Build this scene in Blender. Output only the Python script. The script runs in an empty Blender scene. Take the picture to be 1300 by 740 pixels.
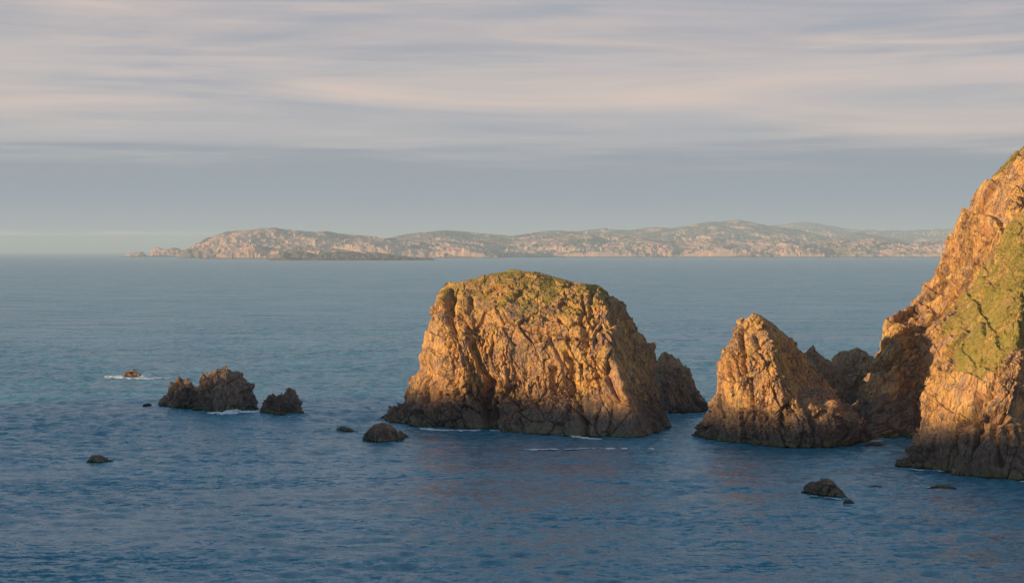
import bpy, math, random
import numpy as np
from mathutils import Vector

random.seed(4)
C = bpy.context.scene.collection

# ------------------------------------------------------------------ camera
F, CX, HY, H = 2200.0, 650.0, 318.5, 45.0        # focal length, centre and horizon in photo pixels; eye height in metres
cam_data = bpy.data.cameras.new('camera')
cam = bpy.data.objects.new('camera', cam_data)
C.objects.link(cam)
cam.location = (0, 0, H)
cam.rotation_euler = (math.radians(90), 0, 0)
cam_data.sensor_width = 36
cam_data.lens = 36 * F / 1300
cam_data.shift_y = -(370 - HY) / 1300
cam_data.clip_start = 0.5
cam_data.clip_end = 150000
bpy.context.scene.camera = cam

# ------------------------------------------------------------------ sun, sky, exposure
SUN_EL, SUN_BACK = 6.8, 60.0                     # elevation; degrees from "straight behind the camera" round to the left
sd = Vector((-math.sin(math.radians(SUN_BACK)), -math.cos(math.radians(SUN_BACK)), math.tan(math.radians(SUN_EL)))).normalized()
sun_data = bpy.data.lights.new('sun', 'SUN')
sun_data.energy = 5.0
sun_data.angle = math.radians(1.0)
sun_data.color = (1.0, 0.71, 0.36)
sun = bpy.data.objects.new('sun', sun_data)
C.objects.link(sun)
sun.rotation_euler = sd.to_track_quat('Z', 'Y').to_euler()
sun.location = (-300, -300, 300)

sc = bpy.context.scene
sc.view_settings.view_transform = 'Standard'
sc.view_settings.look = 'None'
sc.view_settings.exposure = 0.74
sc.view_settings.gamma = 1
sc.view_settings.use_curve_mapping = False
sc.cycles.max_bounces = 6
sc.cycles.volume_bounces = 0
sc.cycles.use_denoising = True
sc.cycles.sample_clamp_indirect = 6


def lin(r, g, b):
    f = lambda v: (v / 255 / 12.92) if v / 255 <= 0.04045 else ((v / 255 + 0.055) / 1.055) ** 2.4
    return (f(r), f(g), f(b), 1)


class NT:
    """tiny node-tree writer"""
    def __init__(s, tree):
        s.t = tree
        s.t.nodes.clear()

    def n(s, kind, ins=None, **kw):
        nd = s.t.nodes.new(kind)
        for k, v in kw.items():
            setattr(nd, k, v)
        for k, v in (ins or {}).items():
            sock = nd.inputs[k]
            if isinstance(v, bpy.types.NodeSocket):
                s.t.links.new(v, sock)
            else:
                if sock.type == 'RGBA' and len(v) == 3:
                    v = (*v, 1)
                sock.default_value = v
        return nd

    def math(s, op, a, b=0.0, c=0.0, clamp=False):
        nd = s.t.nodes.new('ShaderNodeMath')
        nd.operation = op
        nd.use_clamp = clamp
        for i, v in enumerate((a, b, c)):
            if isinstance(v, bpy.types.NodeSocket):
                s.t.links.new(v, nd.inputs[i])
            else:
                nd.inputs[i].default_value = v
        return nd.outputs[0]

    def mix(s, fac, a, b, blend='MIX'):
        nd = s.t.nodes.new('ShaderNodeMix')
        nd.data_type = 'RGBA'
        nd.blend_type = blend
        for i, v in ((0, fac), (6, a), (7, b)):
            if isinstance(v, bpy.types.NodeSocket):
                s.t.links.new(v, nd.inputs[i])
            else:
                if i and len(v) == 3:
                    v = (*v, 1)
                nd.inputs[i].default_value = v
        return nd.outputs[2]

    def ramp(s, fac, stops, interp='LINEAR'):
        nd = s.t.nodes.new('ShaderNodeValToRGB')
        cr = nd.color_ramp
        cr.interpolation = interp
        while len(cr.elements) < len(stops):
            cr.elements.new(0.5)
        for e, (p, c) in zip(cr.elements, stops):
            e.position = p
            e.color = c if len(c) == 4 else (*c, 1)
        s.t.links.new(fac, nd.inputs[0])
        return nd.outputs[0]

    def smooth(s, v, lo, hi):
        nd = s.t.nodes.new('ShaderNodeMapRange')
        nd.interpolation_type = 'SMOOTHSTEP'
        s.t.links.new(v, nd.inputs[0])
        nd.inputs[1].default_value = lo
        nd.inputs[2].default_value = hi
        return nd.outputs[0]

    def noise(s, vec, scale, detail=4, rough=0.55, dist=0.0):
        return s.n('ShaderNodeTexNoise', {'Vector': vec, 'Scale': scale, 'Detail': detail, 'Roughness': rough, 'Distortion': dist}).outputs['Fac']

    def mapping(s, vec, scale=(1, 1, 1), rot=(0, 0, 0), loc=(0, 0, 0)):
        return s.n('ShaderNodeMapping', {'Vector': vec, 'Scale': scale, 'Rotation': rot, 'Location': loc}).outputs[0]


world = bpy.data.worlds.new('World')
sc.world = world
world.use_nodes = True
w = NT(world.node_tree)
sky = w.n('ShaderNodeTexSky', sky_type='NISHITA')
sky.sun_disc = False
sky.sun_elevation = math.radians(SUN_EL)
sky.sun_rotation = math.radians(180 + SUN_BACK)
sky.altitude = 40
sky.air_density = 1.0
sky.dust_density = 0.4
sky.ozone_density = 2.2
geo = w.n('ShaderNodeTexCoord').outputs['Generated']
sep = w.n('ShaderNodeSeparateXYZ', {'Vector': geo})
sx, sy_, sz = sep.outputs
az = w.math('ARCTAN2', sx, sy_)
flat = w.math('SQRT', w.math('ADD', w.math('MULTIPLY', sx, sx), w.math('MULTIPLY', sy_, sy_)))
el = w.math('ARCTAN2', sz, flat)                               # elevation, radians
vec = w.n('ShaderNodeCombineXYZ', {'X': az, 'Y': el, 'Z': 0.0}).outputs[0]
v_big = w.mapping(vec, (3.2, 60, 1), (0, 0, math.radians(0.6)))
v_fine = w.mapping(vec, (9, 170, 1), (0, 0, math.radians(1.2)), (3, 1, 0))
n_big = w.noise(v_big, 1.0, 5, 0.55, 0.4)
n_fine = w.noise(v_fine, 1.0, 5, 0.6, 0.3)
nn = w.math('ADD', w.math('MULTIPLY', w.math('SUBTRACT', n_big, 0.5), 0.085), w.math('MULTIPLY', w.math('SUBTRACT', n_fine, 0.5), 0.020))
el_w = w.math('ADD', el, w.math('MULTIPLY', nn, w.smooth(el, 0.012, 0.06)))
G = lambda py: max(0.0, (HY - py) / F / 0.30)                  # photo row -> ramp position (ramp spans 0..0.30 rad)
bands = w.ramp(w.math('DIVIDE', el_w, 0.30), [
    (0.0, lin(144, 158, 174)), (G(296), lin(142, 156, 170)), (G(250), lin(136, 150, 164)), (G(212), lin(142, 150, 162)),
    (G(172), lin(178, 175, 176)), (G(150), lin(190, 182, 180)), (G(112), lin(184, 178, 178)), (G(85), lin(195, 185, 182)),
    (G(55), lin(173, 171, 175)), (G(30), lin(166, 167, 174)), (G(5), lin(182, 176, 178)), (G(-60), lin(165, 166, 175)),
    (G(-150), lin(160, 165, 178)), (1.0, lin(156, 190, 208))], 'EASE')
pinkn = w.noise(w.mapping(vec, (3.4, 40, 1), (0, 0, math.radians(0.9)), (7, 3, 0)), 1.0, 5, 0.55, 0.9)
pink = w.math('MULTIPLY', w.smooth(pinkn, 0.42, 0.80), w.math('MULTIPLY', w.smooth(el, 0.045, 0.08), 0.85))
clouds = w.mix(pink, bands, lin(224, 199, 184))
grey = w.math('MULTIPLY', w.smooth(pinkn, 0.50, 0.30), w.math('MULTIPLY', w.smooth(el, 0.05, 0.09), 0.65))
clouds = w.mix(grey, clouds, lin(155, 160, 172))
# a thin bright slit between cloud layers low on the left
slit = w.math('MULTIPLY', w.math('MULTIPLY', w.smooth(el, 0.0078, 0.0098), w.smooth(el, 0.0120, 0.0102)), w.smooth(az, -0.10, -0.24))
t_slit = w.math('MULTIPLY', slit, w.smooth(w.noise(w.mapping(vec, (14, 400, 1), (0, 0, 0.002)), 1.0, 3, 0.6), 0.30, 0.62))
clouds = w.mix(w.math('MULTIPLY', t_slit, 0.42), clouds, (2.5, 1.7, 1.35))
clouds10 = w.n('ShaderNodeVectorMath', {0: clouds, 1: (4.5, 4.6, 4.8)}, operation='MULTIPLY').outputs[0]
# higher up the cloud breaks into clear blue
gap_n = w.noise(w.mapping(geo, (2.2, 2.2, 6)), 1.0, 5, 0.6, 0.6)
cover = w.math('MAXIMUM', w.smooth(el, 1.0, 0.3), w.math('MULTIPLY', w.smooth(gap_n, 0.56, 0.74), 0.35))
skycol = w.mix(cover, sky.outputs[0], clouds10)
bg = w.n('ShaderNodeBackground', {'Color': skycol, 'Strength': 0.135})
w.n('ShaderNodeOutputWorld', {'Surface': bg.outputs[0]})

# ------------------------------------------------------------------ projection helpers (photo pixel -> place)
def depth_of(py):
    return F * H / (py - HY)


def at(px, py, Y):
    return np.array(((px - CX) * Y / F, Y, H - (py - HY) * Y / F))


# ------------------------------------------------------------------ numpy noise
def hash3(i, seed):
    i = i.astype(np.int64)
    h = (i[..., 0] * 73856093) ^ (i[..., 1] * 19349663) ^ (i[..., 2] * 83492791) ^ (seed * 2654435761)
    h &= 0xffffffff
    h = ((h ^ (h >> 16)) * 0x45d9f3b) & 0xffffffff
    h = ((h ^ (h >> 16)) * 0x45d9f3b) & 0xffffffff
    h ^= h >> 16
    return h


def rnd(h, k):
    x = (h * (k * 2 + 1) * 0x9E3779B1 + k * 0x85ebca6b) & 0xffffffff
    x = ((x ^ (x >> 15)) * 0x2c1b3c6d) & 0xffffffff
    x ^= x >> 13
    return (x & 0xffffff) / float(0xffffff)


def vnoise(p, seed=0):
    """smooth value noise, -1..1"""
    i = np.floor(p)
    f = p - i
    u = f * f * f * (f * (f * 6 - 15) + 10)
    r = 0
    for a in (0, 1):
        for b in (0, 1):
            for c in (0, 1):
                wgt = (u[..., 0] if a else 1 - u[..., 0]) * (u[..., 1] if b else 1 - u[..., 1]) * (u[..., 2] if c else 1 - u[..., 2])
                r = r + wgt * rnd(hash3(i + np.array((a, b, c)), seed), 1)
    return r * 2 - 1


def fbm(p, seed=0, octv=4, gain=0.5):
    r, a, t = 0, 1.0, 0
    for o in range(octv):
        r = r + a * vnoise(p * 2.03 ** o + o * 17.3, seed + o)
        t += a
        a *= gain
    return r / t


def facet(p, seed=0, tilt=0.9, crack=0.0, cw=0.09):
    """broken-rock noise: every Voronoi cell is a block with its own offset and its own slanted face, open joints between blocks"""
    i = np.floor(p)
    best = np.full(p.shape[:-1], 1e9)
    sec = np.full(p.shape[:-1], 1e9)
    val = np.zeros(p.shape[:-1])
    for a in (-1, 0, 1):
        for b in (-1, 0, 1):
            for c in (-1, 0, 1):
                j = i + np.array((a, b, c))
                h = hash3(j, seed)
                pt = j + np.stack((rnd(h, 1), rnd(h, 2), rnd(h, 3)), -1)
                d = p - pt
                dd = (d * d).sum(-1)
                g = np.stack((rnd(h, 4), rnd(h, 5), rnd(h, 6)), -1) * 2 - 1
                v = (rnd(h, 7) * 2 - 1) * 0.55 + (g * d).sum(-1) * tilt
                m = dd < best
                sec = np.where(m, best, np.minimum(sec, dd))
                best = np.where(m, dd, best)
                val = np.where(m, v, val)
    if crack:
        e = np.sqrt(sec) - np.sqrt(best)
        val = val - crack * np.exp(-(e / cw) ** 2)
    return val


def strata_frame(lean, yaw=0.0):
    """axes of the fracture pattern: long axis leans in the picture plane by 'lean' degrees from vertical"""
    a = math.radians(lean)
    long_ = np.array((math.sin(a), 0.15, -math.cos(a)))
    long_ /= np.linalg.norm(long_)
    s = np.array((math.cos(a), 0.0, math.sin(a)))
    t = np.cross(long_, s)
    return np.stack((s, t, long_))


def rock_disp(P, lean, seed, amp=1.0, long=0.42, scale=1.0, ledge=1.0):
    R = strata_frame(lean)
    Q = P @ R.T
    warp = np.stack([fbm(P / (22 * scale) + 31 * k, seed + 50 + k, 2) for k in range(3)], -1)
    Q = Q + warp * 3.0 * scale
    L = np.array((1, 1, long))
    d = 1.1 * fbm(P / (17 * scale), seed, 2)
    rough = np.clip(0.68 + 2.1 * fbm(P / (10 * scale) + 4, seed + 21, 3), 0.12, 1.7)
    d = d + 1.6 * facet(Q * L * (1, 1, 0.45) / (6.0 * scale), seed + 1, 1.15, 0.45, 0.03)
    d = d + (0.45 + 0.55 * rough) * 0.9 * facet(Q * L * (1, 1, 0.6) / (3.0 * scale) + 5, seed + 2, 1.25, 0.3, 0.04)
    d = d + rough * 0.50 * facet(Q * L / (1.3 * scale) + 9, seed + 3, 1.3, 0.25, 0.07)
    # flat-lying joints break the columns into ledges
    zb = Q @ np.array((0.0, 0.0, 1.0)) / (5.5 * scale) + 0.5 * fbm(P / (14 * scale), seed + 33, 2)
    cell = np.floor(zb)
    hz = rnd(hash3(np.stack((cell, np.floor(Q[..., 0] / (9 * scale)), cell * 0), -1), seed + 8), 2)
    fz = zb - cell
    d = d + ((hz - 0.5) * 0.9 + 0.5 * (0.5 - fz)) * ledge
    d = d + rough * 0.22 * facet(Q * L / (0.6 * scale) + 3, seed + 4, 1.3)
    return d * amp


def smooth_u(G, sig):
    if sig <= 0:
        return G
    r = int(sig * 3) + 1
    k = np.exp(-0.5 * (np.arange(-r, r + 1) / sig) ** 2)
    k /= k.sum()
    pad = np.concatenate([np.repeat(G[:1], r, 0), G, np.repeat(G[-1:], r, 0)], 0)
    out = sum(k[j] * pad[j:j + len(G)] for j in range(2 * r + 1))
    out[0], out[-1] = G[0], G[-1]
    return out


def resample(pl, n):
    pl = np.array(pl)
    d = np.concatenate(([0], np.cumsum(np.linalg.norm(np.diff(pl, axis=0), axis=1))))
    t = np.linspace(0, d[-1], n)
    return np.stack([np.interp(t, d, pl[:, k]) for k in range(3)], -1)


def seg_dist(px, py, poly):
    best = np.full(px.shape, 1e9)
    for (x0, y0), (x1, y1) in zip(poly[:-1], poly[1:]):
        dx, dy = x1 - x0, y1 - y0
        t = np.clip(((px - x0) * dx + (py - y0) * dy) / (dx * dx + dy * dy + 1e-9), 0, 1)
        best = np.minimum(best, np.hypot(px - x0 - t * dx, py - y0 - t * dy))
    return best


def mesh_obj(name, V, Fc, mat, parent=None, smooth=False, attrs=None):
    me = bpy.data.meshes.new(name)
    V = np.asarray(V, dtype=np.float32)
    Fc = np.asarray(Fc, dtype=np.int32)
    n = Fc.shape[1]
    me.vertices.add(len(V))
    me.vertices.foreach_set('co', V.ravel())
    me.loops.add(Fc.size)
    me.loops.foreach_set('vertex_index', Fc.ravel())
    me.polygons.add(len(Fc))
    me.polygons.foreach_set('loop_start', np.arange(0, Fc.size, n, dtype=np.int32))
    me.polygons.foreach_set('loop_total', np.full(len(Fc), n, dtype=np.int32))
    me.polygons.foreach_set('use_smooth', np.full(len(Fc), smooth, dtype=bool))
    me.update(calc_edges=True)
    me.validate()
    for k, v in (attrs or {}).items():
        a = me.attributes.new(k, 'FLOAT', 'POINT')
        a.data.foreach_set('value', np.asarray(v, dtype=np.float32).ravel())
    me.materials.append(mat)
    o = bpy.data.objects.new(name, me)
    C.objects.link(o)
    if parent:
        o.parent = parent
    return o


def tag(o, label=None, cat=None, group=None, kind=None):
    if label: o['label'] = label
    if cat: o['category'] = cat
    if group: o['group'] = group
    if kind: o['kind'] = kind
    return o


def grid_faces(nu, nv):
    a = (np.arange(nu - 1)[:, None] * nv + np.arange(nv - 1)[None]).ravel()
    return np.stack((a, a + nv, a + nv + 1, a + 1), -1)


def loft(name, ribs, mat, thick, lean=15, seed=1, res=0.24, amp=1.0, scale=1.0, blur=1.2, grooves=(), veg=None, long=0.42, ledge=1.0):
    """rock built from ribs that climb from the waterline to the crest, closed by a back that drops from the crest to the sea"""
    F3 = []
    for r in ribs:
        b = r[0]
        Yb = depth_of(b[1])
        pts = [at(b[0], b[1], Yb) + np.array((0, -1.0, -5.0)), at(b[0], b[1], Yb)]
        for q in r[1:]:
            pts.append(at(*q))
        F3.append(pts)
    hmax = max(np.linalg.norm(np.diff(np.array(p), axis=0), axis=1).sum() for p in F3)
    nv = max(8, int(hmax / res))
    A = np.stack([resample(p, nv) for p in F3])                 # ribs x levels
    span = np.linalg.norm(np.diff(A, axis=0), axis=2).mean(1)
    u0 = np.concatenate(([0], np.cumsum(span)))
    nu = max(8, int(u0[-1] / res))
    u = np.linspace(0, u0[-1], nu)
    front = np.stack([np.stack([np.interp(u, u0, A[:, j, k]) for j in range(nv)], 1) for k in range(3)], -1)
    front = smooth_u(front, blur / res)
    # back: from the crest down to the sea bed
    nb = max(6, nv // 2)
    s = np.linspace(0, 1, nb)
    uu = u / u[-1]
    T = thick * np.sin(np.pi * np.clip(uu, 0, 1)) ** 0.6
    top = front[:, -1]
    back = np.zeros((nu, nb, 3))
    for k in range(nb):
        back[:, k, 0] = top[:, 0]
        back[:, k, 1] = top[:, 1] + T * s[k] ** 0.8
        back[:, k, 2] = top[:, 2] + (-5 - top[:, 2]) * s[k] ** 1.25
    for e in (0, -1):                                           # close the two ends
        idx = np.linspace(nv - 1, 0, nb)
        for k in range(3):
            back[e, :, k] = np.interp(idx, np.arange(nv), front[e, :, k])
    Gd = np.concatenate((front, back[:, 1:]), 1)
    nt = Gd.shape[1]
    # normals
    du = np.gradient(Gd, axis=0)
    dv = np.gradient(Gd, axis=1)
    N = np.cross(du, dv)
    N /= np.linalg.norm(N, axis=2, keepdims=True) + 1e-9
    N = smooth_u(N, 2.0 / res)
    N = smooth_u(N.transpose(1, 0, 2).copy(), 2.0 / res).transpose(1, 0, 2)
    N /= np.linalg.norm(N, axis=2, keepdims=True) + 1e-9
    N[0] = (-1, 0, 0.2)
    N[-1] = (1, 0, 0.2)
    P = Gd.copy()
    D = rock_disp(P, lean, seed, amp, long, scale, ledge)
    px = CX + P[..., 0] / P[..., 1] * F
    py = HY + (H - P[..., 2]) / P[..., 1] * F
    if veg is not None:                                         # turf lies smoother than bare rock
        D = D * (1 - 0.55 * np.clip(veg(px, py, P, N) * 1.3, 0, 1))
    isf = np.zeros((nu, nt), bool)
    isf[:, :nv] = True
    for poly, wd, dp in grooves:
        jx = 3 * vnoise(P / 2.5, seed + 70)
        jy = 3 * vnoise(P / 2.5 + 9, seed + 71)
        dist = seg_dist(px + jx, py + jy, poly)
        D = D - np.where(isf, 1.35 * dp * np.exp(-(dist / wd) ** 2), 0)
    crest = np.abs(np.arange(nt) - (nv - 1)) * res
    D = D * (0.45 + 0.55 * np.clip(crest / min(5.0, 0.1 * hmax), 0, 1))[None]
    P = P + N * D[..., None]
    at_ = {}
    if veg is not None:
        vx, vy = CX + P[..., 0] / P[..., 1] * F, HY + (H - P[..., 2]) / P[..., 1] * F
        at_['veg'] = veg(vx, vy, P, N)
    else:
        at_['veg'] = np.zeros((nu, nt))
    o = mesh_obj(name, P.reshape(-1, 3), grid_faces(nu, nt), mat, attrs=at_)
    return o, P, at_['veg'], N


def outline_rock(name, top, base, mat, thick, slope=0.25, **kw):
    """rock from its skyline and its waterline (photo pixels); its front leans back from the waterline to the crest"""
    bx = [p[0] for p in base]
    by = [p[1] for p in base]
    t0, t1 = top[0][0], top[-1][0]
    ribs = []
    n = len(top)
    for i, (tx, ty) in enumerate(top):
        f = (tx - t0) / (t1 - t0)
        x = bx[0] + f * (bx[-1] - bx[0])
        y = float(np.interp(x, bx, by))
        Yb = depth_of(y)
        hgt = max(0.3, (y - ty) * Yb / F)
        e = math.sin(math.pi * f) ** 0.5 if 0 < f < 1 else 0
        Yt = Yb + max(0.3, hgt * slope + thick * 0.45 * e)
        mx, my = x + (tx - x) * 0.35, y + (ty - y) * 0.5
        ribs.append([(x, y), (mx, my, Yb + (Yt - Yb) * 0.28), (tx, ty, Yt)])
    return loft(name, ribs, mat, thick, **kw)


# ------------------------------------------------------------------ materials
def rock_material(name, warm=1.0, tide=6.0, veg_z=999.0, lichen=0.5, dark=0.0, scale=1.0, green_tide=1.3):
    m = bpy.data.materials.new(name)
    m.use_nodes = True
    t = NT(m.node_tree)
    pos = t.n('ShaderNodeNewGeometry').outputs['Position']
    z = t.n('ShaderNodeSeparateXYZ', {'Vector': pos}).outputs[2]
    nrm = t.n('ShaderNodeSeparateXYZ', {'Vector': t.n('ShaderNodeNewGeometry').outputs['True Normal']}).outputs[2]
    ps = t.mapping(pos, (scale, scale, scale))
    n1 = t.noise(ps, 0.09, 6, 0.6, 0.5)
    n2 = t.noise(ps, 0.45, 6, 0.65, 0.8)
    n3 = t.noise(t.mapping(ps, (1, 1, 0.45), (0, 0.3, 0)), 1.7, 5, 0.7, 0.6)
    c = t.mix(t.smooth(n1, 0.36, 0.62), (0.50, 0.28, 0.085), (0.40, 0.20, 0.095))
    c = t.mix(t.smooth(n2, 0.42, 0.68), c, (0.56, 0.33, 0.12))
    n7 = t.noise(t.mapping(ps, (1, 1, 0.5), (0.2, 0.3, 0), (21, 7, 2)), 0.2, 6, 0.7, 1.2)
    c = t.mix(t.math('MULTIPLY', t.smooth(n7, 0.46, 0.58), 0.8), c, (0.29, 0.18, 0.135))
    n8 = t.noise(t.mapping(ps, (1, 1, 0.25), (0, 0, 0), (5, 17, 12)), 0.5, 6, 0.75, 0.5)
    c = t.mix(t.math('MULTIPLY', t.smooth(n8, 0.58, 0.68), 0.7), c, (0.58, 0.44, 0.28))
    c = t.mix(t.math('MULTIPLY', t.smooth(n3, 0.50, 0.38), 0.8), c, (0.13, 0.075, 0.05))
    c = t.mix(t.math('MULTIPLY', t.smooth(n3, 0.62, 0.75), 0.8), c, (0.55, 0.36, 0.20))
    # rusty patches
    n4 = t.noise(t.mapping(ps, (1, 1, 1), (0, 0, 0), (13, 4, 8)), 0.28, 5, 0.65, 1.0)
    c = t.mix(t.math('MULTIPLY', t.smooth(n4, 0.60, 0.72), 0.7), c, (0.40, 0.115, 0.045))
    # yellow lichen, only above the splash zone
    n5 = t.noise(t.mapping(ps, (1, 1, 0.6), (0, 0, 0), (3, 9, 5)), 0.55, 6, 0.7, 0.8)
    hi = t.smooth(z, tide + 3, tide + 14)
    c = t.mix(t.math('MULTIPLY', t.math('MULTIPLY', t.smooth(n5, 0.53, 0.66), hi), lichen), c, (0.48, 0.34, 0.035))
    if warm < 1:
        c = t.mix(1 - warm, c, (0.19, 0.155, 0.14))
    # cracks
    vo = t.n('ShaderNodeTexVoronoi', {'Vector': t.mapping(t.n('ShaderNodeVectorMath', {0: ps, 1: t.n('ShaderNodeTexNoise', {'Vector': ps, 'Scale': 0.6}).outputs['Color']}, operation='ADD').outputs[0], (1, 1, 0.4), (0, 0.35, 0)), 'Scale': 0.8},
             feature='DISTANCE_TO_EDGE').outputs['Distance']
    c = t.mix(t.math('MULTIPLY', t.smooth(vo, 0.06, 0.0), t.math('MULTIPLY', t.smooth(n7, 0.44, 0.56), 0.8)), c, (0.06, 0.04, 0.03))
    vo2 = t.n('ShaderNodeTexVoronoi', {'Vector': t.mapping(t.n('ShaderNodeVectorMath', {0: ps, 1: t.n('ShaderNodeTexNoise', {'Vector': ps, 'Scale': 0.3}).outputs['Color']}, operation='ADD').outputs[0], (1, 1, 0.3), (0, -0.3, 0.4)), 'Scale': 0.33},
              feature='DISTANCE_TO_EDGE').outputs['Distance']
    c = t.mix(t.math('MULTIPLY', t.smooth(vo2, 0.035, 0.0), 0.7), c, (0.06, 0.04, 0.03))
    # vegetation
    va = t.n('ShaderNodeAttribute', attribute_name='veg').outputs['Fac']
    n6 = t.noise(ps, 1.5, 8, 0.8)
    vm = t.math('ADD', va, t.math('MULTIPLY', t.math('SUBTRACT', n6, 0.5), 2.4))
    gcol = t.mix(t.smooth(t.noise(ps, 0.35, 5, 0.7), 0.38, 0.62), (0.19, 0.165, 0.035), (0.33, 0.25, 0.06))
    gcol = t.mix(t.smooth(n6, 0.35, 0.6), (0.15, 0.13, 0.03), gcol)
    gcol = t.mix(t.math('MULTIPLY', t.smooth(n2, 0.50, 0.60), 0.7), gcol, (0.28, 0.17, 0.07))
    c = t.mix(t.smooth(vm, 0.45, 0.62), c, gcol)
    # splash zone: black lichen and wet rock
    edge = t.math('ADD', z, t.math('MULTIPLY', t.math('SUBTRACT', n2, 0.5), 14.0))
    edge = t.math('ADD', edge, t.math('MULTIPLY', t.math('SUBTRACT', n1, 0.5), 12.0))
    splash = t.smooth(edge, tide + 2.0, tide - 2.6)
    dk = t.mix(t.smooth(n3, 0.4, 0.65), (0.085, 0.062, 0.05), (0.20, 0.145, 0.11))
    dk = t.mix(t.math('MULTIPLY', t.smooth(n4, 0.5, 0.66), 0.7), dk, (0.19, 0.10, 0.07))
    c = t.mix(t.math('MULTIPLY', splash, 0.85), c, dk)
    if dark > 0:
        c = t.mix(dark, c, dk)
    e2 = t.math('ADD', z, t.math('MULTIPLY', t.math('SUBTRACT', n2, 0.5), 1.8))
    c = t.mix(t.math('MULTIPLY', t.smooth(e2, green_tide + 0.35, green_tide - 0.35), 0.85), c, t.mix(t.smooth(n3, 0.4, 0.6), (0.10, 0.085, 0.035), (0.19, 0.16, 0.075)))
    e3 = t.math('ADD', z, t.math('MULTIPLY', t.math('SUBTRACT', n2, 0.5), 0.8))
    c = t.mix(t.math('MULTIPLY', t.smooth(e3, 0.35, 0.15), 0.9), c, (0.03, 0.022, 0.012))
    bmp = t.math('ADD', t.math('MULTIPLY', n3, 0.5), t.math('MULTIPLY', t.smooth(vo, 0.0, 0.08), 0.25))
    bmp = t.math('ADD', bmp, t.math('MULTIPLY', t.noise(ps, 5.0, 4, 0.7), 0.25))
    bn = t.n('ShaderNodeBump', {'Height': bmp, 'Distance': 0.18, 'Strength': 0.8}).outputs[0]
    rg = t.mix(splash, (0.9, 0.9, 0.9), (0.62, 0.62, 0.62))
    b = t.n('ShaderNodeBsdfPrincipled', {'Base Color': c, 'Roughness': rg, 'Normal': bn, 'Specular IOR Level': 0.25})
    t.n('ShaderNodeOutputMaterial', {'Surface': b.outputs[0]})
    return m


def water_material():
    m = bpy.data.materials.new('sea_water')
    m.use_nodes = True
    t = NT(m.node_tree)
    pos = t.n('ShaderNodeNewGeometry').outputs['Position']
    big = t.noise(t.mapping(pos, (0.0045, 0.013, 1), (0, 0, 0.10)), 1.0, 5, 0.6, 0.6)
    big2 = t.noise(t.mapping(pos, (0.0011, 0.0042, 1), (0, 0, 0.05), (5, 2, 0)), 1.0, 4, 0.6, 0.4)
    r = -0.35
    def slope(scale, rot, amp, off, detail=2):
        n = t.n('ShaderNodeTexNoise', {'Vector': t.mapping(pos, scale, (0, 0, rot), (off, 0, 0)), 'Scale': 1.0, 'Detail': detail, 'Roughness': 0.6, 'Distortion': 0.0}).outputs['Color']
        d = t.n('ShaderNodeVectorMath', {0: n, 1: (0.5, 0.5, 0.5)}, operation='SUBTRACT').outputs[0]
        return t.n('ShaderNodeVectorMath', {0: d, 1: (amp, amp, 0)}, operation='MULTIPLY').outputs[0]
    add = lambda p, q: t.n('ShaderNodeVectorMath', {0: p, 1: q}, operation='ADD').outputs[0]
    sl = add(slope((0.05, 0.10, 1), r, 0.35, 3), slope((0.16, 0.40, 1), 0.15, 0.6, 11))
    sl = add(sl, add(slope((0.45, 1.2, 1), -0.12, 2.1, 23), slope((1.9, 3.8, 1), 0.1, 1.5, 37)))
    sl = add(sl, slope((0.018, 0.075, 1), 0.06, 1.1, 51, 3))
    st = t.n('ShaderNodeMapRange', {0: big, 1: 0.3, 2: 0.7, 3: 0.6, 4: 1.5}).outputs[0]
    sl = t.n('ShaderNodeVectorMath', {0: sl, 'Scale': st}, operation='SCALE').outputs[0]
    bn = t.n('ShaderNodeVectorMath', {0: add(sl, (0, 0, 1))}, operation='NORMALIZE').outputs[0]
    c = t.mix(t.smooth(big2, 0.35, 0.65), (0.042, 0.198, 0.278), (0.052, 0.222, 0.31))
    b = t.n('ShaderNodeBsdfPrincipled', {'Base Color': c, 'Roughness': 0.25, 'IOR': 1.333, 'Specular IOR Level': 0.5, 'Normal': bn})
    t.n('ShaderNodeOutputMaterial', {'Surface': b.outputs[0]})
    return m


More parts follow.
